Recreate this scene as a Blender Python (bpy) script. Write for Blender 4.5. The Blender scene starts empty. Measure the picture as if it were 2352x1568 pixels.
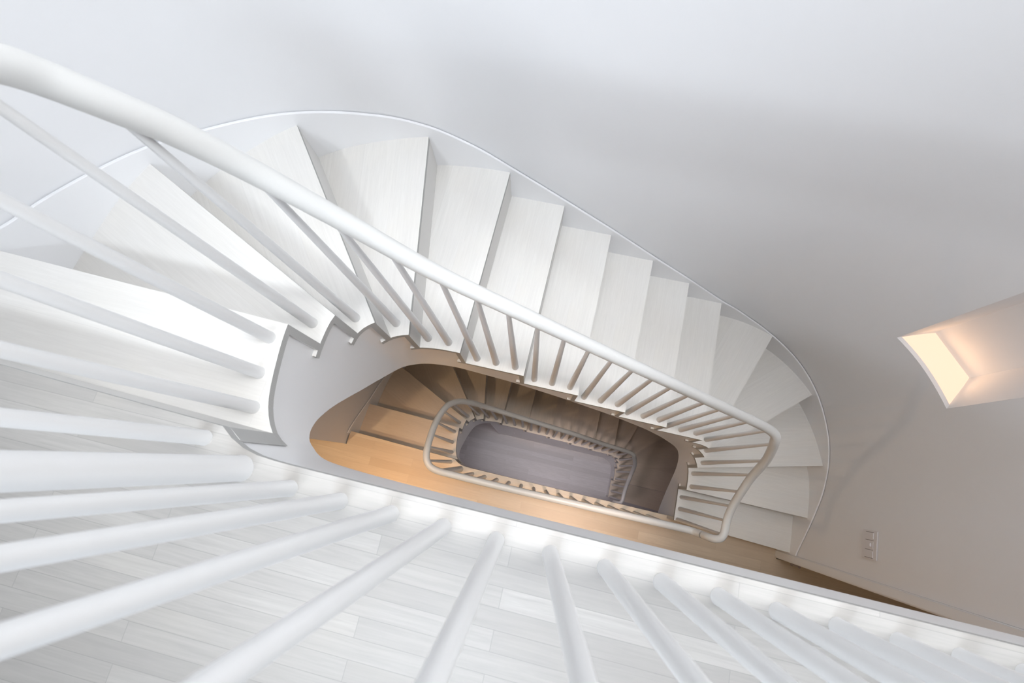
import bpy, bmesh, math, random
from mathutils import Vector, Matrix
random.seed(7)
scene = bpy.context.scene
COL = scene.collection

# ------------------------------------------------------------------ camera
F_PX, CX, CY, NX, NY = 1137.037, 1176.0, 784.0, 1214.099, 1077.748
H = 0.19                      # riser height
CAMZ = 4.89832 * H            # camera height above the top landing
ANG = math.radians(13.022)
FL = 16 * H                   # floor to floor
d = Vector(((NX-CX)/F_PX, (NY-CY)/F_PX, 1)).normalized()      # straight down, in camera axes (x right, y down, z forward)
ax = Vector((1, 0, 0)); ax = (ax - ax.dot(d)*d).normalized()
ay = d.cross(ax)
WX = math.cos(ANG)*ax + math.sin(ANG)*ay
WY = -(-math.sin(ANG)*ax + math.cos(ANG)*ay)
WZ = -d
rot = Matrix(((WX[0], -WX[1], -WX[2]), (WY[0], -WY[1], -WY[2]), (WZ[0], -WZ[1], -WZ[2])))
camd = bpy.data.cameras.new('camera')
cam = bpy.data.objects.new('camera', camd); COL.objects.link(cam)
cam.matrix_world = Matrix.Translation((0, 0, CAMZ)) @ rot.to_4x4()
camd.sensor_width = 36; camd.lens = 36*F_PX/2352
camd.clip_start = 0.02; camd.clip_end = 60
camd.dof.use_dof = True; camd.dof.focus_distance = 2.2; camd.dof.aperture_fstop = 5.6
scene.camera = cam

# ------------------------------------------------------------------ world, light, exposure
scene.view_settings.view_transform = 'Standard'
scene.view_settings.look = 'None'
scene.view_settings.gamma = 1
scene.view_settings.exposure = 0.0
w = bpy.data.worlds.new('world'); scene.world = w; w.use_nodes = True
w.node_tree.nodes['Background'].inputs[0].default_value = (0.8, 0.88, 1, 1)
w.node_tree.nodes['Background'].inputs[1].default_value = 0.0

def area(name, loc, size, power, col, rot=(0, 0, 0), sy=None, spread=180):
    l = bpy.data.lights.new(name, 'AREA'); l.energy = power; l.color = col
    l.shape = 'RECTANGLE'; l.size = size; l.size_y = sy or size
    l.spread = math.radians(spread)
    o = bpy.data.objects.new(name, l); COL.objects.link(o)
    o.location = loc; o.rotation_euler = rot
    return o
def aim(o, v): o.rotation_euler = Vector(v).to_track_quat('-Z', 'Y').to_euler(); return o
area('skylight', (0.95, 0.42, 3.0), 0.9, 17, (0.97, 0.98, 1.0), sy=1.2)
area('well_skylight', (0.225, 0.14, 3.0), 1.8, 5.6, (0.97, 0.98, 1.0), sy=0.55, spread=34)
aim(area('upper_fill', (1.84, 0.45, 1.75), 0.9, 46, (0.96, 0.98, 1.0), sy=1.2), (-1, -0.05, -0.3))  # unseen area light added beside the right wall to brighten stringer and walls
aim(area('landing_wall_fill', (-1.0, -1.5, 2.3), 0.6, 7.0, (0.93, 0.96, 1.0), sy=0.3, spread=75), (0.3, 1, -0.9))  # unseen fill added to lift the left part of the back wall
aim(area('landing_wall_fill', (-0.1, -1.5, 2.3), 0.6, 8.0, (0.78, 0.88, 1.0), sy=0.3, spread=75), (0.05, 1, -1.0))  # second added fill, aimed at the middle of the back wall
area('middle_landing_lamp', (-1.9, -0.8, -0.235), 0.1, 17, (1.0, 0.69, 0.40))
area('middle_landing_downlight', (-1.0, -0.42, -0.235), 0.1, 1.45, (1.0, 0.56, 0.27), spread=34)
area('middle_landing_downlight', (-0.35, -0.48, -0.235), 0.1, 0.5, (1.0, 0.80, 0.62), spread=34)
area('middle_landing_downlight', (0.40, -0.48, -0.235), 0.1, 1.8, (1.0, 0.76, 0.60), spread=34)
area('ground_floor_fill', (0.3, -0.45, -3.04-0.235), 0.3, 4.6, (1.0, 0.84, 0.88), sy=0.3, spread=90)  # added fill, stands in for sky light falling down the well

# ------------------------------------------------------------------ materials
def nt(name):
    m = bpy.data.materials.new(name); m.use_nodes = True
    return m, m.node_tree.nodes, m.node_tree.links, m.node_tree.nodes['Principled BSDF']
def paint(name, col, rough, bump=0.0, scale=60, spec=0.5):
    m, N, L, B = nt(name)
    B.inputs['Base Color'].default_value = (*col, 1); B.inputs['Roughness'].default_value = rough
    B.inputs['Specular IOR Level'].default_value = spec
    if bump:
        tc = N.new('ShaderNodeTexCoord'); n = N.new('ShaderNodeTexNoise'); n.inputs['Scale'].default_value = scale
        n.inputs['Detail'].default_value = 3
        b = N.new('ShaderNodeBump'); b.inputs['Strength'].default_value = bump; b.inputs['Distance'].default_value = 0.002
        L.new(tc.outputs['Object'], n.inputs['Vector']); L.new(n.outputs['Fac'], b.inputs['Height']); L.new(b.outputs['Normal'], B.inputs['Normal'])
    return m
def mixrgb(N, L, fac, a, b):
    x = N.new('ShaderNodeMix'); x.data_type = 'RGBA'
    if hasattr(fac, 'links'): L.new(fac, x.inputs[0])
    else: x.inputs[0].default_value = fac
    for i, v in ((6, a), (7, b)):
        if hasattr(v, 'links'): L.new(v, x.inputs[i])
        else: x.inputs[i].default_value = (*v, 1)
    return x.outputs[2]
def ramp(N, L, fac, p0, p1):
    r = N.new('ShaderNodeMapRange'); r.inputs[1].default_value = p0; r.inputs[2].default_value = p1
    L.new(fac, r.inputs[0]); return r.outputs[0]
def wood(name, col_a, col_b, seam, plank=0.0337, length=0.62, uv=False, grain=0.5, seam_fac=0.6, rough=0.42):
    m, N, L, B = nt(name)
    tc = N.new('ShaderNodeTexCoord'); src = tc.outputs['UV' if uv else 'Object']
    br = N.new('ShaderNodeTexBrick')
    br.inputs['Scale'].default_value = 1; br.inputs['Brick Width'].default_value = length; br.inputs['Row Height'].default_value = plank
    br.inputs['Mortar Size'].default_value = 0.0005; br.inputs['Mortar Smooth'].default_value = 0.4; br.inputs['Bias'].default_value = 0
    br.offset = 0.37; br.offset_frequency = 2
    br.inputs['Color1'].default_value = (0, 0, 0, 1); br.inputs['Color2'].default_value = (1, 1, 1, 1); br.inputs['Mortar'].default_value = (0.5, 0.5, 0.5, 1)
    L.new(src, br.inputs['Vector'])
    # grain: noise stretched along the board, shifted per board
    mp = N.new('ShaderNodeMapping'); mp.inputs['Scale'].default_value = (3.0, 60, 3)
    sh = N.new('ShaderNodeVectorMath'); sh.operation = 'ADD'
    sc = N.new('ShaderNodeVectorMath'); sc.operation = 'SCALE'; sc.inputs['Scale'].default_value = 7.3
    L.new(br.outputs['Color'], sc.inputs[0]); L.new(src, sh.inputs[0]); L.new(sc.outputs[0], sh.inputs[1])
    L.new(sh.outputs[0], mp.inputs['Vector'])
    n = N.new('ShaderNodeTexNoise'); n.inputs['Scale'].default_value = 2.2; n.inputs['Detail'].default_value = 6; n.inputs['Roughness'].default_value = 0.65
    n.inputs['Distortion'].default_value = 0.6
    L.new(mp.outputs[0], n.inputs['Vector'])
    n2 = N.new('ShaderNodeTexNoise'); n2.inputs['Scale'].default_value = 5.0; n2.inputs['Detail'].default_value = 2
    L.new(sh.outputs[0], n2.inputs['Vector'])
    g = ramp(N, L, n.outputs['Fac'], 0.35, 0.68)
    gm = N.new('ShaderNodeMath'); gm.operation = 'MULTIPLY'; gm.inputs[1].default_value = grain; L.new(g, gm.inputs[0])
    c1 = mixrgb(N, L, br.outputs['Color'], col_a, col_b)
    c2 = mixrgb(N, L, gm.outputs[0], c1, tuple(x*0.86 for x in col_b))
    k = ramp(N, L, n2.outputs['Fac'], 0.5, 0.8); km = N.new('ShaderNodeMath'); km.operation = 'MULTIPLY'; km.inputs[1].default_value = 0.22; L.new(k, km.inputs[0])
    c2 = mixrgb(N, L, km.outputs[0], c2, (col_a[0], col_a[1]*0.97, col_a[2]*0.90))
    sf = N.new('ShaderNodeMath'); sf.operation = 'MULTIPLY'; sf.inputs[1].default_value = seam_fac; L.new(br.outputs['Fac'], sf.inputs[0])
    c3 = mixrgb(N, L, sf.outputs[0], c2, seam)
    L.new(c3, B.inputs['Base Color'])
    B.inputs['Roughness'].default_value = rough
    b = N.new('ShaderNodeBump'); b.inputs['Strength'].default_value = 0.12; b.inputs['Distance'].default_value = 0.001
    L.new(n.outputs['Fac'], b.inputs['Height']); L.new(b.outputs['Normal'], B.inputs['Normal'])
    return m
M_WALL = paint('plaster_white', (0.87, 0.875, 0.89), 0.75, 0.15, 9, 0.3)
M_STRING = paint('gloss_white_paint', (0.92, 0.925, 0.94), 0.28)
M_RAIL = paint('satin_white_paint', (0.70, 0.70, 0.685), 0.33, 0.12, 120)
M_BAL = paint('baluster_white_paint', (0.82, 0.82, 0.82), 0.35)
M_CEIL = paint('ceiling_white', (0.80, 0.79, 0.78), 0.8)
M_PLATE = paint('switch_plastic', (0.78, 0.76, 0.77), 0.3)
M_GAP = paint('dark_gap', (0.20, 0.18, 0.18), 0.8)
M_HINGE = paint('hinge_metal', (0.30, 0.24, 0.22), 0.35)
M_FLOOR = wood('whitewashed_floor', (0.53, 0.515, 0.49), (0.42, 0.405, 0.385), (0.22, 0.21, 0.20), grain=0.6)
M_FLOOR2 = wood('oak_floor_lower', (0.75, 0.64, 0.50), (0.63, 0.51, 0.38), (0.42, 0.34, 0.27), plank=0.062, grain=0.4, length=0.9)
M_FLOOR3 = wood('grey_floor_lower', (0.60, 0.58, 0.60), (0.47, 0.45, 0.46), (0.30, 0.28, 0.29), plank=0.062, grain=0.6, length=0.9)
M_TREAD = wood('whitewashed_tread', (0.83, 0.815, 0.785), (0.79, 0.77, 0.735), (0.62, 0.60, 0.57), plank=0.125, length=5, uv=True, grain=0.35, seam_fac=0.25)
M_TREAD2 = wood('warm_shaded_tread', (0.70, 0.61, 0.51), (0.62, 0.53, 0.43), (0.50, 0.42, 0.33), plank=0.125, length=5, uv=True, grain=0.4, seam_fac=0.3)  # whitewashed treads again, with dim warm light put into a browner colour
M_RISER = paint('riser_paint', (0.72, 0.71, 0.69), 0.5)
def edge_mat():
    m, N, L, B = nt('grey_end_grain')
    tc = N.new('ShaderNodeTexCoord'); wv = N.new('ShaderNodeTexWave'); wv.inputs['Scale'].default_value = 110
    wv.inputs['Distortion'].default_value = 1.5; wv.bands_direction = 'DIAGONAL'
    L.new(tc.outputs['Object'], wv.inputs['Vector'])
    f = N.new('ShaderNodeMath'); f.operation = 'MULTIPLY'; f.inputs[1].default_value = 0.5; L.new(wv.outputs['Fac'], f.inputs[0])
    L.new(mixrgb(N, L, f.outputs[0], (0.50, 0.50, 0.49), (0.36, 0.36, 0.355)), B.inputs['Base Color'])
    B.inputs['Roughness'].default_value = 0.6
    return m
M_EDGE = edge_mat()

# ------------------------------------------------------------------ helpers
def link(name, me, mats, parent=None, label=None):
    o = bpy.data.objects.new(name, me); COL.objects.link(o)
    for m in (mats if isinstance(mats, (list, tuple)) else [mats]): me.materials.append(m)
    if parent: o.parent = parent
    if label: o['label'] = label
    return o
def from_bm(name, bm, mats, parent=None, label=None, smooth=False):
    bmesh.ops.recalc_face_normals(bm, faces=bm.faces)
    me = bpy.data.meshes.new(name)
    smooth = smooth or any(f.smooth for f in bm.faces)
    if smooth:
        for f in bm.faces: f.smooth = True
    bm.to_mesh(me); bm.free()
    if smooth: me.set_sharp_from_angle(angle=0.6)
    return link(name, me, mats, parent, label)
def tag(o, label=None, cat=None, group=None, kind=None):
    if label: o['label'] = label
    if cat: o['category'] = cat
    if group: o['group'] = group
    if kind: o['kind'] = kind
    return o
def empty(name, loc):
    o = bpy.data.objects.new(name, None); COL.objects.link(o); o.location = loc; o.empty_display_size = 0.1
    return o
def shift(o, root):     # children keep world-space mesh coordinates
    o.matrix_parent_inverse = Matrix.Translation(-root.location)
    return o
def prism(bm, poly, z0, z1, side_mat=0, top_mat=0, uvdir=None, uvorg=None):
    """poly: list of (x,y); z0/z1 floats. top at z1."""
    a = [bm.verts.new((x, y, z1)) for x, y in poly]; b = [bm.verts.new((x, y, z0)) for x, y in poly]
    ft = bm.faces.new(a); ft.material_index = top_mat
    fb = bm.faces.new(b[::-1]); fb.material_index = top_mat
    n = len(poly); sides = []
    for i in range(n):
        f = bm.faces.new((a[i], b[i], b[(i+1) % n], a[(i+1) % n])); f.material_index = side_mat; sides.append(f)
    if uvdir:
        uv = bm.loops.layers.uv.verify(); u = Vector(uvdir).normalized(); v = Vector((-u.y, u.x)); o = Vector(uvorg)
        for f in [ft, fb]+sides:
            for lp in f.loops:
                p = Vector(lp.vert.co[:2])-o; lp[uv].uv = (p.dot(u), p.dot(v))
    return ft, fb, sides
def box(bm, x0, y0, z0, x1, y1, z1, mi=0):
    return prism(bm, [(x0, y0), (x1, y0), (x1, y1), (x0, y1)], z0, z1, mi, mi)
def catmull(P, n=10):
    P = [Vector(p) for p in P]; P = [2*P[0]-P[1]]+P+[2*P[-1]-P[-2]]; o = []
    for i in range(1, len(P)-2):
        a, b, c, e = P[i-1:i+3]
        # centripetal-ish: plain catmull with chord-limited tangents
        m1 = (c-a)*0.5; m2 = (e-b)*0.5; L = (c-b).length
        if m1.length > L: m1 = m1.normalized()*L
        if m2.length > L: m2 = m2.normalized()*L
        for j in range(n):
            t = j/n; t2 = t*t; t3 = t2*t
            o.append((2*t3-3*t2+1)*b+(t3-2*t2+t)*m1+(-2*t3+3*t2)*c+(t3-t2)*m2)
    o.append(P[-2]); return o
class Curve:
    def __init__(s, pts, n=10):
        s.P = catmull(pts, n); s.S = [0.0]
        for i in range(1, len(s.P)): s.S.append(s.S[-1]+(s.P[i]-s.P[i-1]).length)
    def at(s, t):
        t = min(max(t, 0), s.S[-1])
        lo, hi = 0, len(s.S)-1
        while hi-lo > 1:
            m = (lo+hi)//2
            if s.S[m] <= t: lo = m
            else: hi = m
        f = (t-s.S[lo])/max(1e-9, s.S[hi]-s.S[lo])
        return s.P[lo].lerp(s.P[hi], f)
    def tan(s, t): return (s.at(t+0.004)-s.at(t-0.004)).normalized()
    def off(s, t, q):
        v = s.tan(t); return s.at(t)+q*Vector((-v.y, v.x))
    def near(s, p):
        p = Vector(p); best = min(range(len(s.P)), key=lambda i: (s.P[i]-p).length)
        bt, bd = s.S[best], 1e9
        for j in range(-40, 41):
            t = s.S[best]+j*0.001
            e = (s.at(t)-p).length
            if e < bd: bt, bd = t, e
        return bt
    def cross(s, p, dr, hint):
        """parameter where the line p+dr*u crosses the curve, nearest to hint"""
        n = Vector((-dr.y, dr.x)); best = None
        for i in range(len(s.P)-1):
            a = (s.P[i]-p).dot(n); b = (s.P[i+1]-p).dot(n)
            if a*b <= 0 and a != b:
                t = s.S[i]+(s.S[i+1]-s.S[i])*a/(a-b)
                if best is None or abs(t-hint) < abs(best-hint): best = t
        return best
    def sub(s, a, b, step=0.02):
        n = max(1, int(abs(b-a)/step)); return [s.at(a+(b-a)*i/n) for i in range(n+1)]

# inner edge of the treads (plan) and outer wall line (plan)
CIN = Curve([(1.088, -0.092), (0.6, -0.092), (0.1, -0.092), (-0.3, -0.092), (-0.45, -0.0915), (-0.505, -0.088), (-0.545, -0.076), (-0.582, -0.053), (-0.608, -0.012), (-0.622, 0.035), (-0.632, 0.116), (-0.635, 0.199), (-0.621, 0.285), (-0.577, 0.333), (-0.518, 0.357), (-0.44, 0.368), (-0.36, 0.370), (-0.1, 0.370), (0.4, 0.370), (0.80, 0.370), (0.907, 0.370), (0.965, 0.368), (1.010, 0.357), (1.054, 0.320), (1.080, 0.262), (1.088, 0.19), (1.088, 0.112), (1.088, 0.0), (1.088, -0.25)])
COUT = Curve([(-1.45, -0.134), (-1.448, -0.03), (-1.44, 0.10), (-1.425, 0.26), (-1.385, 0.50), (-1.325, 0.665), (-1.235, 0.807), (-1.115, 0.942), (-0.985, 1.038), (-0.83, 1.108), (-0.664, 1.160), (-0.5, 1.184), (-0.35, 1.190), (0.0, 1.190), (0.5, 1.190), (0.91, 1.190), (1.10, 1.178), (1.302, 1.123), (1.50, 1.012), (1.665, 0.858), (1.79, 0.66), (1.868, 0.455), (1.896, 0.30), (1.900, 0.15), (1.900, 0.0), (1.900, -0.147)])
T = 0.0235
FRONT = {0: ((-0.582, -0.053), (-1.29, -0.034)), 1: ((-0.634, 0.199), (-1.427, 0.223)), 2: ((-0.621, 0.287), (-1.340, 0.630)), 3: ((-0.577, 0.333), (-1.066, 0.975)),
         4: ((-0.518, 0.357), (-0.664, 1.157)), 5: ((-0.358, 0.370), (-0.346, 1.188)), 6: ((-0.104, 0.370), (-0.094, 1.188)), 7: ((0.149, 0.370), (0.155, 1.19)),
         8: ((0.402, 0.370), (0.409, 1.19)), 9: ((0.655, 0.370), (0.659, 1.19)), 10: ((0.907, 0.370), (0.909, 1.19)), 11: ((1.010, 0.357), (1.302, 1.121)),
         12: ((1.054, 0.320), (1.661, 0.855)), 13: ((1.083, 0.262), (1.868, 0.455)), 14: ((1.088, 0.112), (1.894, 0.114)), 15: ((1.088, -0.108), (1.885, -0.139))}
SI, SO, DIR, BACK = {}, {}, {}, {}
def line_hits(k, back=0.0):
    a, b = Vector(FRONT[k][0]), Vector(FRONT[k][1]); dr = (b-a).normalized()
    n = Vector((-dr.y, dr.x))                       # candidate back direction
    # back = towards the previous step
    si = CIN.near(a); back_dir = CIN.at(si-0.03)-CIN.at(si)
    if n.dot(back_dir) < 0: n = -n
    p = a+n*back
    ci = CIN.cross(p, dr, si-back)
    if ci is None or abs(ci-(si-back)) > 0.05: ci = si-back
    return ci, COUT.cross(p, dr, COUT.near(b)-back), dr, n
for k in FRONT:
    SI[k], SO[k], DIR[k], BACK[k] = line_hits(k)
def step_poly(k0, back0, k1, back1=0.0):
    """plan outline between front line k0 (moved back) and front line k1"""
    a = line_hits(k0, back0); b = line_hits(k1, back1)
    inner = CIN.sub(a[0], b[0]); outer = COUT.sub(b[1], a[1])
    return [tuple(p) for p in inner+outer]

# ------------------------------------------------------------------ stair flights
SOFF = [((1.0, -0.092), -0.215), ((-0.04, -0.092), -0.216), ((-0.20, -0.092), -0.233), ((-0.36, -0.092), -0.262), ((-0.50, -0.089), -0.325), ((-0.56, -0.07), -0.372), ((-0.60, -0.03), -0.425), ((-0.62, 0.02), -0.525),
        ((-0.628, 0.07), -0.645), ((-0.634, 0.14), -0.83), ((-0.633, 0.216), -1.01), ((-0.62, 0.289), -1.165), ((-0.577, 0.335), -1.27), ((-0.512, 0.36), -1.335),
        ((-0.37, 0.37), -1.375), ((-0.159, 0.37), -1.44), ((0.111, 0.37), -1.60), ((0.365, 0.37), -1.79), ((0.625, 0.37), -2.06), ((0.772, 0.37), -2.27),
        ((0.907, 0.37), -2.52), ((1.01, 0.357), -2.74), ((1.07, 0.29), -2.95), ((1.088, 0.2), -3.09), ((1.088, 0.075), -3.22), ((1.088, -0.08), -3.36), ((1.088, -0.25), -3.38)]
SOFF_S = [(CIN.near(p), z) for p, z in SOFF]
def soff(s):
    if s <= SOFF_S[0][0]: return SOFF_S[0][1]
    for (a, za), (b, zb) in zip(SOFF_S, SOFF_S[1:]):
        if s <= b:
            t = (s-a)/(b-a); return za+(zb-za)*t
    return SOFF_S[-1][1]
def soff_s(s):        # lightly smoothed
    return sum(soff(s+e*0.012) for e in range(-3, 4))/7
SKIRT = [(0.268, -1.423, -0.165), (0.365, -1.411, -0.199), (0.537, -1.378, -0.279), (0.663, -1.327, -0.337), (0.805, -1.237, -0.414), (0.941, -1.115, -0.488), (1.036, -0.985, -0.555), (1.127, -0.774, -0.640),
         (1.17, -0.632, -0.717), (1.188, -0.472, -0.822), (1.19, -0.348, -0.916), (1.19, -0.091, -1.10), (1.19, 0.161, -1.288), (1.19, 0.399, -1.478), (1.19, 0.643, -1.665), (1.19, 0.897, -1.872),
         (1.176, 1.109, -2.008), (1.141, 1.26, -2.078), (1.064, 1.419, -2.128), (0.978, 1.541, -2.172), (0.878, 1.648, -2.222), (0.752, 1.74, -2.278), (0.606, 1.815, -2.338), (0.506, 1.856, -2.388),
         (0.376, 1.890, -2.462), (0.235, 1.899, -2.535), (0.088, 1.9, -2.622), (-0.034, 1.9, -2.704), (-0.147, 1.9, -2.785)]
SK_S = [(COUT.near((x, y)), z) for y, x, z in SKIRT]
SK_S = [(SO[0]-0.10, 0.09), (SO[0]+0.05, 0.02)]+SK_S
def skirt_z(s):
    if s <= SK_S[0][0]: return SK_S[0][1]
    for (a, za), (b, zb) in zip(SK_S, SK_S[1:]):
        if s <= b: return za+(zb-za)*(s-a)/(b-a)
    return SK_S[-1][1]
def skirt_zs(s): return sum(skirt_z(s+e*0.02) for e in range(-2, 3))/5
def map_out(s):
    ks = sorted(SI)
    for a, b in zip(ks, ks[1:]):
        if s <= SI[b]: return SO[a]+(SO[b]-SO[a])*max(0, (s-SI[a])/(SI[b]-SI[a]))
    return SO[15]

def build_flight(zb, root, upper):
    for k in range(1, 16):
        z = zb-k*H
        bm = bmesh.new()
        poly = step_poly(k-1, 0.038, k)
        dr = DIR[k]
        prism(bm, poly, z-T, z, 1, 0, uvdir=dr, uvorg=FRONT[k][0])
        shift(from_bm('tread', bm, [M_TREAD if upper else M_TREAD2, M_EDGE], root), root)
    for k in range(0, 16):
        z1 = zb-k*H-T; z0 = zb-(k+1)*H
        bm = bmesh.new(); prism(bm, step_poly(k, 0.020, k), z0, z1, 0, 0)
        bm.faces.ensure_lookup_table()
        # the face cut on the well side shows end grain
        for f in bm.faces:
            c = f.calc_center_median()
            if abs(f.normal.z) < 0.5 or True:
                p = Vector((c.x, c.y)); s = CIN.near(p)
                if (CIN.at(s)-p).length < 0.004 and abs(c.z-(z0+z1)/2) < 0.01: f.material_index = 1
        shift(from_bm('riser', bm, [M_RISER, M_EDGE], root), root)
    # stringer
    s0 = CIN.near((-0.04, -0.092)); s1 = SI[15]+0.03
    S = [s0+(s1-s0)*i/260 for i in range(261)]
    cuts = {k: (SI[k]-0.020) for k in range(0, 16)}
    for c in cuts.values(): S += [c-1e-3, c]
    S = sorted(S)
    def top(s):
        k = sum(1 for c in cuts.values() if s > c)
        return zb-k*H-T
    def delta(s): return 0.003+0.008*min(1, max(0, (s-SI[0]+0.03)/0.06))
    bm = bmesh.new(); rows = []
    for s in S:
        dq = delta(s)
        a = CIN.off(s, Q*dq); b = CIN.off(s, Q*(dq+0.028)); zt = top(s); z_b = min(zb+soff_s(s), zt-0.03)
        rows.append([bm.verts.new((a.x, a.y, zt)), bm.verts.new((a.x, a.y, z_b)), bm.verts.new((b.x, b.y, z_b)), bm.verts.new((b.x, b.y, zt))])
    for r, t in zip(rows, rows[1:]):
        for i in range(4):
            f = bm.faces.new((r[i], r[(i+1) % 4], t[(i+1) % 4], t[i]))
            f.smooth = (i == 0)
    bm.faces.new(rows[0]); bm.faces.new(rows[-1][::-1])
    shift(from_bm('stringer', bm, M_STRING, root), root)
    # soffit closing the underside
    bm = bmesh.new(); prev = None
    n = 90
    for i in range(n+1):
        s = SI[0]+(SI[15]-SI[0])*i/n
        a = CIN.off(s, Q*0.02); b = COUT.at(map_out(s)); z = zb+soff_s(s)+0.02
        z = min(z, top(s)-0.03)
        cur = [bm.verts.new((a.x, a.y, z)), bm.verts.new((b.x, b.y, z)), bm.verts.new((b.x, b.y, z+0.015)), bm.verts.new((a.x, a.y, z+0.015))]
        if prev:
            for j in range(4): bm.faces.new((prev[j], prev[(j+1) % 4], cur[(j+1) % 4], cur[j]))
        prev = cur
    shift(from_bm('soffit', bm, M_CEIL, root), root)
    # skirting board on the wall side
    bm = bmesh.new(); prev = None; n = 200
    sa, sb = SO[0]-0.02, COUT.S[-1]
    for i in range(n+1):
        s = sa+(sb-sa)*i/n
        a = COUT.at(s); b = COUT.off(s, QO*0.0085); zt = zb+skirt_zs(s)
        zl = max(zt-0.62, zb-FL)
        cur = [bm.verts.new((a.x, a.y, zl)), bm.verts.new((a.x, a.y, zt-0.002)), bm.verts.new((a.x+(b.x-a.x)*.2, a.y+(b.y-a.y)*.2, zt)), bm.verts.new((b.x, b.y, zt)), bm.verts.new((b.x, b.y, zl))]
        if prev:
            for j in range(5):
                f = bm.faces.new((prev[j], prev[(j+1) % 5], cur[(j+1) % 5], cur[j])); f.smooth = (j == 0)
        else: bm.faces.new(cur)
        prev = cur
    bm.faces.new(prev[::-1])
    shift(from_bm('skirting_board', bm, M_STRING, root), root)
# side on which the structure lies: outward from the well for CIN, outward (into the wall) for COUT
Q = 1 if (CIN.off(SI[7], 0.05).y > CIN.at(SI[7]).y) else -1
QO = 1 if (COUT.off(SO[7], 0.05).y > COUT.at(SO[7]).y) else -1

up = empty('staircase', (0.25, 0.8, 0)); tag(up, 'upper flight of whitewashed winding stairs descending from the bright top landing', 'staircase')
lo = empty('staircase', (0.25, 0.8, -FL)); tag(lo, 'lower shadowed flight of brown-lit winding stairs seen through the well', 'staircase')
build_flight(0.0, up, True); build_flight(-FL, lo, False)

# ------------------------------------------------------------------ landings
def slab(zb, top):
    yR = -0.092 if top else -0.112
    inner = [(1.905, yR), (1.088, yR)]
    edge = [tuple(p) for p in CIN.sub(0, SI[0], 0.03)]
    if top: inner = [(1.905, -0.092)]
    l0 = Vector(FRONT[0][0]); dr = DIR[0]
    e = l0+dr*((-1.452-l0.x)/dr.x)
    rest = [(-1.452, e.y), (-1.452, -0.134), (-2.8, -0.134), (-2.8, -2.2), (3.2, -2.2), (3.2, -0.21), (1.905, -0.21)]
    poly = inner+edge+[(e.x, e.y)]+rest[1:]
    bm = bmesh.new(); prism(bm, poly, zb-T, zb, 1, 0)
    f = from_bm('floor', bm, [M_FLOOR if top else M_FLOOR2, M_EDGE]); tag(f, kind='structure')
    # body under the boards, set back behind fascia
    edge2 = [tuple(CIN.off(min(CIN.near(p), SI[0]-0.03), Q*0.03)) for p in edge]
    poly2 = [(x, y-0.03) if i == 0 or (not top and i == 1) else (x, y) for i, (x, y) in enumerate(inner)]+edge2+[(e.x, e.y-0.022)]+rest[1:]
    bm = bmesh.new(); prism(bm, poly2, zb-0.215, zb-T, 0, 0)
    c = from_bm('ceiling', bm, M_CEIL); tag(c, kind='structure')
    # fascia
    bm = bmesh.new(); x1 = 1.905 if top else 1.085
    box(bm, -0.04, -0.125, zb-0.216, x1, -0.095, zb-T)
    t = from_bm('trim_%d' % (1 if top else 2), bm, M_STRING); tag(t, kind='structure')
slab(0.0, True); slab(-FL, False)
bm = bmesh.new(); box(bm, -2.9, -2.3, -2*FL-0.1, 3.3, 1.4, -2*FL)
tag(from_bm('floor', bm, M_FLOOR3), kind='structure')

# wall below the lower flight, following the well from the left turn on
bm = bmesh.new(); prev = None
sa, sb = CIN.near((-0.50, 0.362)), SI[15]-0.02
for i in range(121):
    s = sa+(sb-sa)*i/120
    a = CIN.off(s, Q*0.013); b = CIN.off(s, Q*0.038); zt = -FL+soff_s(s)+0.05
    cur = [bm.verts.new((a.x, a.y, -2*FL)), bm.verts.new((a.x, a.y, zt)), bm.verts.new((b.x, b.y, zt)), bm.verts.new((b.x, b.y, -2*FL))]
    if prev:
        for j in range(4): bm.faces.new((prev[j], prev[(j+1) % 4], cur[(j+1) % 4], cur[j])).smooth = (j == 0)
    else: bm.faces.new(cur)
    prev = cur
bm.faces.new(prev[::-1])
tag(from_bm('wall_understair', bm, M_STRING), kind='structure')

# ------------------------------------------------------------------ outer wall with niche opening
NA, NB = Vector((1.553, 0.969)), Vector((1.779, 0.682)); NZ0, NZ1 = -1.385, 0.10
sa, sb = COUT.near(NA), COUT.near(NB)
S = sorted(set([COUT.S[-1]*i/170 for i in range(171)]+[sa, sb]))
S = [s for s in S if s in (sa, sb) or min(abs(s-sa), abs(s-sb)) > 0.006]
zs = [-2*FL, NZ0, NZ1, 3.05]
bm = bmesh.new()
def wcol(q): return [[bm.verts.new((*COUT.off(s, QO*q), z)) for z in zs] for s in S]
for q in (0.012, 0.102):                       # room-side skin, then the back skin
    rows = wcol(q)
    for i in range(len(S)-1):
        for j in range(3):
            if (j == 1 or (j == 0 and q > 0.05)) and S[i] >= sa-1e-6 and S[i+1] <= sb+1e-6: continue
            f = bm.faces.new((rows[i][j], rows[i+1][j], rows[i+1][j+1], rows[i][j+1]) if q < 0.05 else (rows[i][j+1], rows[i+1][j+1], rows[i+1][j], rows[i][j])); f.smooth = True
def rim(s0, z0, s1, z1):
    a, b = COUT.off(s0, QO*0.012), COUT.off(s0, QO*0.102); c, e = COUT.off(s1, QO*0.012), COUT.off(s1, QO*0.102)
    bm.faces.new([bm.verts.new(v) for v in ((*a, z0), (*b, z0), (*e, z1), (*c, z1))] if s0 != s1 else [bm.verts.new(v) for v in ((*a, z0), (*b, z0), (*b, z1), (*a, z1))])
for e in (S[0], S[-1]): rim(e, zs[0], e, zs[-1])
inS = [s for s in S if sa-1e-6 <= s <= sb+1e-6]
for a_, b_ in zip(inS, inS[1:]): rim(a_, NZ1, b_, NZ1)
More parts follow.
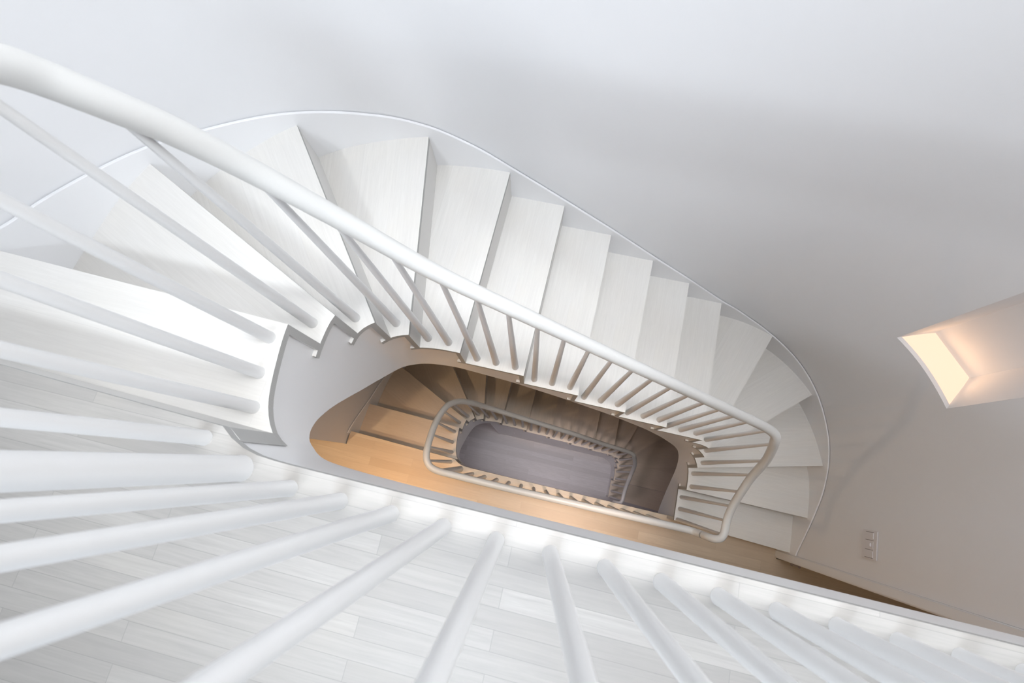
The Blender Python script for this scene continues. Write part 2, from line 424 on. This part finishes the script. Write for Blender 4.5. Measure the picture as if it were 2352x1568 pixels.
for a_, b_ in zip(S, S[1:]): rim(a_, zs[-1], b_, zs[-1])
me = bpy.data.meshes.new('wall_back'); bm.to_mesh(me); bm.free(); me.set_sharp_from_angle(angle=0.6)
wall = link('wall_back', me, M_WALL); tag(wall, kind='structure')

def ray_plan(u, v, z):
    r = Vector(((u-CX)/F_PX, (v-CY)/F_PX, 1)); t = (z-CAMZ)/r.dot(WZ)
    return Vector((r.dot(WX)*t, r.dot(WY)*t))
def off_wall(s, q): return COUT.off(s, QO*q)
# niche shell: floor ledge, two sides, back, top
A = off_wall(sa, 0.014); B = off_wall(sb, 0.014)
BA = ray_plan(2149.6, 762.4, NZ0); BB = ray_plan(2229, 867.6, NZ0)
NICHE_DBG = (tuple(A), tuple(B), tuple(BA), tuple(BB))
n_root = empty('light_niche', (*((A+B)/2), NZ0)); tag(n_root, 'tall recessed wall niche glowing warm orange from a lit panel in its base', 'niche')
def panel_wall(name, p, q, z0, z1, th=0.012, flip=1, mat=M_WALL, parent=n_root):
    v = (q-p).normalized(); n = Vector((-v.y, v.x))*th*flip
    bm = bmesh.new(); prism(bm, [tuple(p), tuple(q), tuple(q+n), tuple(p+n)], z0, z1)
    return shift(from_bm(name, bm, mat, parent), parent)
panel_wall('side_panel', A, BA, NZ0-0.14, NZ1)
panel_wall('back_panel', BA, BB, NZ0-0.14, NZ1)
panel_wall('side_panel', BB, B, NZ0-0.14, NZ1)
curve_in = [off_wall(sa+(sb-sa)*i/14, 0.03) for i in range(15)]
bm = bmesh.new(); prism(bm, [tuple(p) for p in curve_in+[BB, BA]], NZ1-0.012, NZ1+0.01); shift(from_bm('top_panel', bm, M_WALL, n_root), n_root)
bm = bmesh.new(); prism(bm, [tuple(p) for p in curve_in+[BB, BA]], NZ0-0.15, NZ0-0.14); shift(from_bm('base_panel', bm, M_WALL, n_root), n_root)
front = [off_wall(sa+(sb-sa)*i/14, 0.0125) for i in range(15)]; frontb = [off_wall(sa+(sb-sa)*i/14, 0.034) for i in range(15)]
bm = bmesh.new(); prism(bm, [tuple(p) for p in front+frontb[::-1]], NZ0-0.14, NZ0); shift(from_bm('ledge', bm, M_WALL, n_root), n_root)
# frosted panel, lamp below it
def frosted():
    m, N, L, Bn = nt('frosted_panel')
    Bn.inputs['Base Color'].default_value = (0.25, 0.21, 0.18, 1); Bn.inputs['Roughness'].default_value = 0.5
    Bn.inputs['Emission Color'].default_value = (1.0, 0.69, 0.50, 1); Bn.inputs['Emission Strength'].default_value = 1.05
    return m
cen = (frontb[7]+BA+BB+frontb[0]+frontb[-1])/5
inner = [p.lerp(cen, 0.02) for p in frontb+[BB, BA]]
bm = bmesh.new(); prism(bm, [tuple(p) for p in inner], NZ0-0.012, NZ0-0.003)
shift(from_bm('glowing_panel', bm, frosted(), n_root, 'backlit warm white frosted panel'), n_root)

nc = (frontb[0]+frontb[-1]+BA+BB)/4; nd = (BB-BA)
nl = area('niche_lamp', (nc.x, nc.y, NZ0), nd.length*0.85, 0.20, (1.0, 0.56, 0.28), sy=0.07, spread=150)
nl.rotation_euler = (math.pi, 0, math.atan2(nd.y, nd.x))
# ------------------------------------------------------------------ other walls, ceiling
def wallbox(name, *b):
    bm = bmesh.new(); box(bm, *b); return tag(from_bm(name, bm, M_WALL), kind='structure')
wallbox('wall_front', -2.9, -2.3, -2*FL, 3.3, -2.2, 3.05)
wallbox('wall_left', -2.9, -2.2, -2*FL, -2.8, -0.134, 3.05)
wallbox('wall_left_return', -2.9, -0.134, -2*FL, -1.552, -0.034, 3.05)
wallbox('wall_right', 3.2, -2.2, -2*FL, 3.3, -0.1, 3.05)
wallbox('wall_right_return', 2.0, -0.203, -2*FL, 3.2, -0.12, 3.05)
bm = bmesh.new(); box(bm, -2.9, -2.3, 2.4, 3.3, -0.15, 2.5); tag(from_bm('ceiling', bm, M_CEIL), kind='structure')
bm = bmesh.new(); box(bm, -2.9, -2.3, 3.06, 3.3, 1.5, 3.16); tag(from_bm('ceiling', bm, M_CEIL), kind='structure')

# door casing on the right at the end of the curved wall, with its hinge
for i, zb in enumerate((-FL, 0.0)):
    bm = bmesh.new()
    box(bm, 1.903, -0.203, zb, 2.01, -0.1475, zb+2.3 if zb else 2.4)
    box(bm, 1.893, -0.196, zb, 1.903, -0.152, zb+2.3 if zb else 2.4)
    dd = from_bm('door_%d' % (i+1), bm, M_WALL); tag(dd, kind='structure')
    if i == 0:
        bm = bmesh.new(); zc = zb+0.25
        for r, z0, z1 in ((0.006, -0.045, 0.045), (0.009, -0.052, -0.045), (0.009, 0.045, 0.052)):
            bmesh.ops.create_cone(bm, cap_ends=True, segments=14, radius1=r, radius2=r, depth=z1-z0, matrix=Matrix.Translation((1.915, -0.211, zc+(z0+z1)/2)))
        box(bm, 1.905, -0.2045, zc-0.045, 1.94, -0.2025, zc+0.045)
        from_bm('hinge', bm, M_HINGE, dd, 'dark metal hinge')

# ------------------------------------------------------------------ railings
def tube_mesh(path, rad, seg=20, cap=True, closed=False):
    bm = bmesh.new(); rows = []; n = len(path)
    up_v = Vector((0, 0, 1))
    for i, p in enumerate(path):
        t = (path[min(i+1, n-1)]-path[max(i-1, 0)]).normalized()
        a = t.cross(up_v)
        if a.length < 1e-3: a = Vector((1, 0, 0))
        a.normalize(); b = a.cross(t).normalized()
        r = rad[i] if isinstance(rad, list) else rad
        rows.append([bm.verts.new(p+r*(math.cos(2*math.pi*j/seg)*a+math.sin(2*math.pi*j/seg)*b)) for j in range(seg)])
    for r, q in zip(rows, rows[1:]):
        for j in range(seg): bm.faces.new((r[j], r[(j+1) % seg], q[(j+1) % seg], q[j]))
    if cap:
        bm.faces.new(rows[0]); bm.faces.new(rows[-1][::-1])
    return bm
def catmull3(P, n=8): return catmull([Vector(p) for p in P], n)
def rail_point(path, base, rad):
    """point on the rail above a baluster base: nearest in plan"""
    b = Vector(base[:2]); best = None
    for p, q in zip(path, path[1:]):
        v = (q-p); vv = Vector(v[:2]); L2 = vv.dot(vv)
        if L2 < 1e-9: continue
        t = max(0, min(1, (b-Vector(p[:2])).dot(vv)/L2)); c = p+v*t
        e = (Vector(c[:2])-b).length
        if p.z < base[2]+0.4 or p.z > base[2]+1.6: continue
        if best is None or e < best[0]: best = (e, c)
    return best[1]
def baluster(root, base, topc, r0=0.0145, r1=0.0068, name='baluster'):
    a = Vector(base); b = Vector(topc)
    path = [a, a+(b-a)*0.012]+[a.lerp(b, t) for t in (0.2, 0.5, 0.8, 1.0)]
    rad = [r0*1.04, r0, r0+(r1-r0)*0.17, r0+(r1-r0)*0.48, r0+(r1-r0)*0.80, r1]
    return shift(from_bm(name, tube_mesh(path, rad, 18), M_BAL, root, smooth=True), root)
def finish_smooth(o):
    return o
BASES = [(-0.608, -0.081, 0), (-0.646, -0.007, 1), (-0.662, 0.072, 1), (-0.667, 0.158, 1), (-0.675, 0.251, 2), (-0.642, 0.334, 3), (-0.573, 0.389, 4), (-0.495, 0.401, 5), (-0.412, 0.402, 5)]
for k in range(6, 11):
    f0 = FRONT[k-1][0][0]
    for j in range(3): BASES.append((f0+0.042+0.0843*j, 0.401, k))
BASES += [(0.988, 0.405, 11), (1.058, 0.363, 12), (1.110, 0.300, 13), (1.117, 0.230, 14), (1.117, 0.141, 14), (1.118, 0.060, 15), (1.119, -0.022, 15), (1.113, -0.098, 15)]
LAND_X = [-0.418+0.0972*i for i in range(16)]
RAIL_R = 0.0212

def railing(zb, rail_pts, label, xs, flight_extra=None):
    root = empty('stair_railing', (-0.52, -0.12, zb)); tag(root, label, 'railing', 'white stair railings')
    path = catmull3(rail_pts, 10)
    o = shift(from_bm('handrail', tube_mesh(path, RAIL_R, 28), M_RAIL, root, smooth=True), root)
    nw = (-0.520, -0.118, zb); tp = rail_point(path, nw, 0)
    baluster(root, nw, (tp.x, tp.y, tp.z), 0.0235, 0.0190, 'newel_post')
    for x in xs:
        b = (x, -0.131, zb); tp = rail_point(path, b, 0)
        baluster(root, b, (tp.x, tp.y, tp.z-0.008))
    for x, y, k in BASES:
        b = (x, y, zb-k*H); tp = rail_point(path, b, 0)
        baluster(root, b, (tp.x, tp.y, tp.z-0.008))
    return root, path
R1 = [(1.86, -0.131, 0.85), (1.0, -0.131, 0.85), (0.2, -0.131, 0.85), (-0.40, -0.131, 0.85), (-0.53, -0.125, 0.85), (-0.60, -0.088, 0.845), (-0.64, -0.02, 0.83), (-0.66, 0.07, 0.785), (-0.665, 0.16, 0.70),
      (-0.660, 0.23, 0.60), (-0.652, 0.287, 0.504), (-0.647, 0.304, 0.466), (-0.628, 0.324, 0.404), (-0.605, 0.348, 0.326), (-0.557, 0.375, 0.188), (-0.468, 0.394, 0.016), (-0.322, 0.401, -0.185), (-0.107, 0.402, -0.376),
      (0.346, 0.402, -0.752), (0.665, 0.402, -1.017), (0.87, 0.402, -1.185), (0.945, 0.401, -1.25), (1.000, 0.396, -1.297), (1.03, 0.383, -1.325), (1.045, 0.367, -1.36), (1.07, 0.345, -1.43), (1.102, 0.296, -1.556), (1.119, 0.216, -1.74), (1.121, 0.145, -1.836),
      (1.122, 0.081, -1.915), (1.122, 0.012, -1.975), (1.121, -0.04, -1.995), (1.119, -0.085, -2.00), (1.108, -0.116, -2.005), (1.085, -0.130, -2.02), (1.060, -0.131, -2.05), (1.045, -0.129, -2.10)]
_r1, _p1 = railing(0.0, R1, 'long white railing curving from the top landing down the upper flight', [x for x in LAND_X]+[-0.418+0.0972*i for i in range(16, 24)])
R2 = [(1.045, -0.129, -2.13), (1.02, -0.126, -2.175), (0.99, -0.124, -2.19), (0.78, -0.126, -2.19), (0.40, -0.131, -2.19), (0.0, -0.136, -2.19), (-0.24, -0.137, -2.19), (-0.42, -0.136, -2.19), (-0.535, -0.134, -2.19), (-0.583, -0.124, -2.19), (-0.613, -0.102, -2.19), (-0.631, -0.072, -2.192), (-0.642, -0.030, -2.205), (-0.652, 0.04, -2.25), (-0.660, 0.149, -2.335), (-0.655, 0.232, -2.42), (-0.637, 0.302, -2.51),
      (-0.593, 0.352, -2.632), (-0.540, 0.376, -2.770), (-0.445, 0.394, -2.994), (-0.30, 0.401, -3.185), (-0.107, 0.402, -3.36), (0.346, 0.402, -3.72)]
R2 += [(x, y, z-FL) for x, y, z in R1 if x > 0.6 and z < -1.0]
_r2, _p2 = railing(-FL, R2, 'smaller dim railing around the middle landing and lower flight, deep in the well', LAND_X[:15])

# ------------------------------------------------------------------ light switch plate on the curved wall
def rbox(bm, x0, y0, z0, x1, y1, z1, r=0.002):
    before = set(bm.verts)
    box(bm, x0, y0, z0, x1, y1, z1)
    es = [e for e in bm.edges if all(v not in before for v in e.verts)]
    bmesh.ops.bevel(bm, geom=es, offset=r, segments=2, affect='EDGES')
WXF = 1.912
sw = empty('light_switch', (WXF, 0.031, -2.037)); tag(sw, 'white three-gang light switch plate on the curved wall above the middle landing', 'light switch')
bm = bmesh.new(); rbox(bm, WXF-0.007, -0.045, -2.099, WXF, 0.108, -1.975, 0.003); shift(from_bm('cover_plate', bm, M_PLATE, sw), sw)
for j, yc in enumerate((-0.018, 0.031, 0.080)):
    if j == 1:
        bm = bmesh.new(); rbox(bm, WXF-0.009, yc-0.017, -2.070, WXF-0.006, yc+0.017, -2.004, 0.001); shift(from_bm('switch_frame', bm, M_PLATE, sw), sw)
        bm = bmesh.new(); rbox(bm, WXF-0.016, yc-0.009, -2.035, WXF-0.008, yc+0.009, -2.018, 0.0015); shift(from_bm('toggle', bm, M_PLATE, sw), sw)
    else:
        bm = bmesh.new(); rbox(bm, WXF-0.010, yc-0.016, -2.070, WXF-0.006, yc+0.016, -2.004, 0.001); shift(from_bm('rocker', bm, M_PLATE, sw), sw)
for yc in (-0.036, 0.006, 0.056, 0.098):
    bm = bmesh.new(); box(bm, WXF-0.0076, yc-0.0012, -2.070, WXF-0.0066, yc+0.0012, -2.004); shift(from_bm('groove', bm, M_GAP, sw, 'dark groove'), sw)

# two small white screw caps on the lower stringer
for u, v in ((1181.2, 994.3), (1290, 1019.6)):
    r = Vector(((u-CX)/F_PX, (v-CY)/F_PX, 1)); t = 0.381/r.dot(WY)
    bm = bmesh.new(); bmesh.ops.create_uvsphere(bm, u_segments=10, v_segments=6, radius=0.007, matrix=Matrix.Translation((r.dot(WX)*t, 0.381, CAMZ+r.dot(WZ)*t)))
    shift(from_bm('screw_cap', bm, M_PLATE, lo, 'small white screw cap', smooth=True), lo)
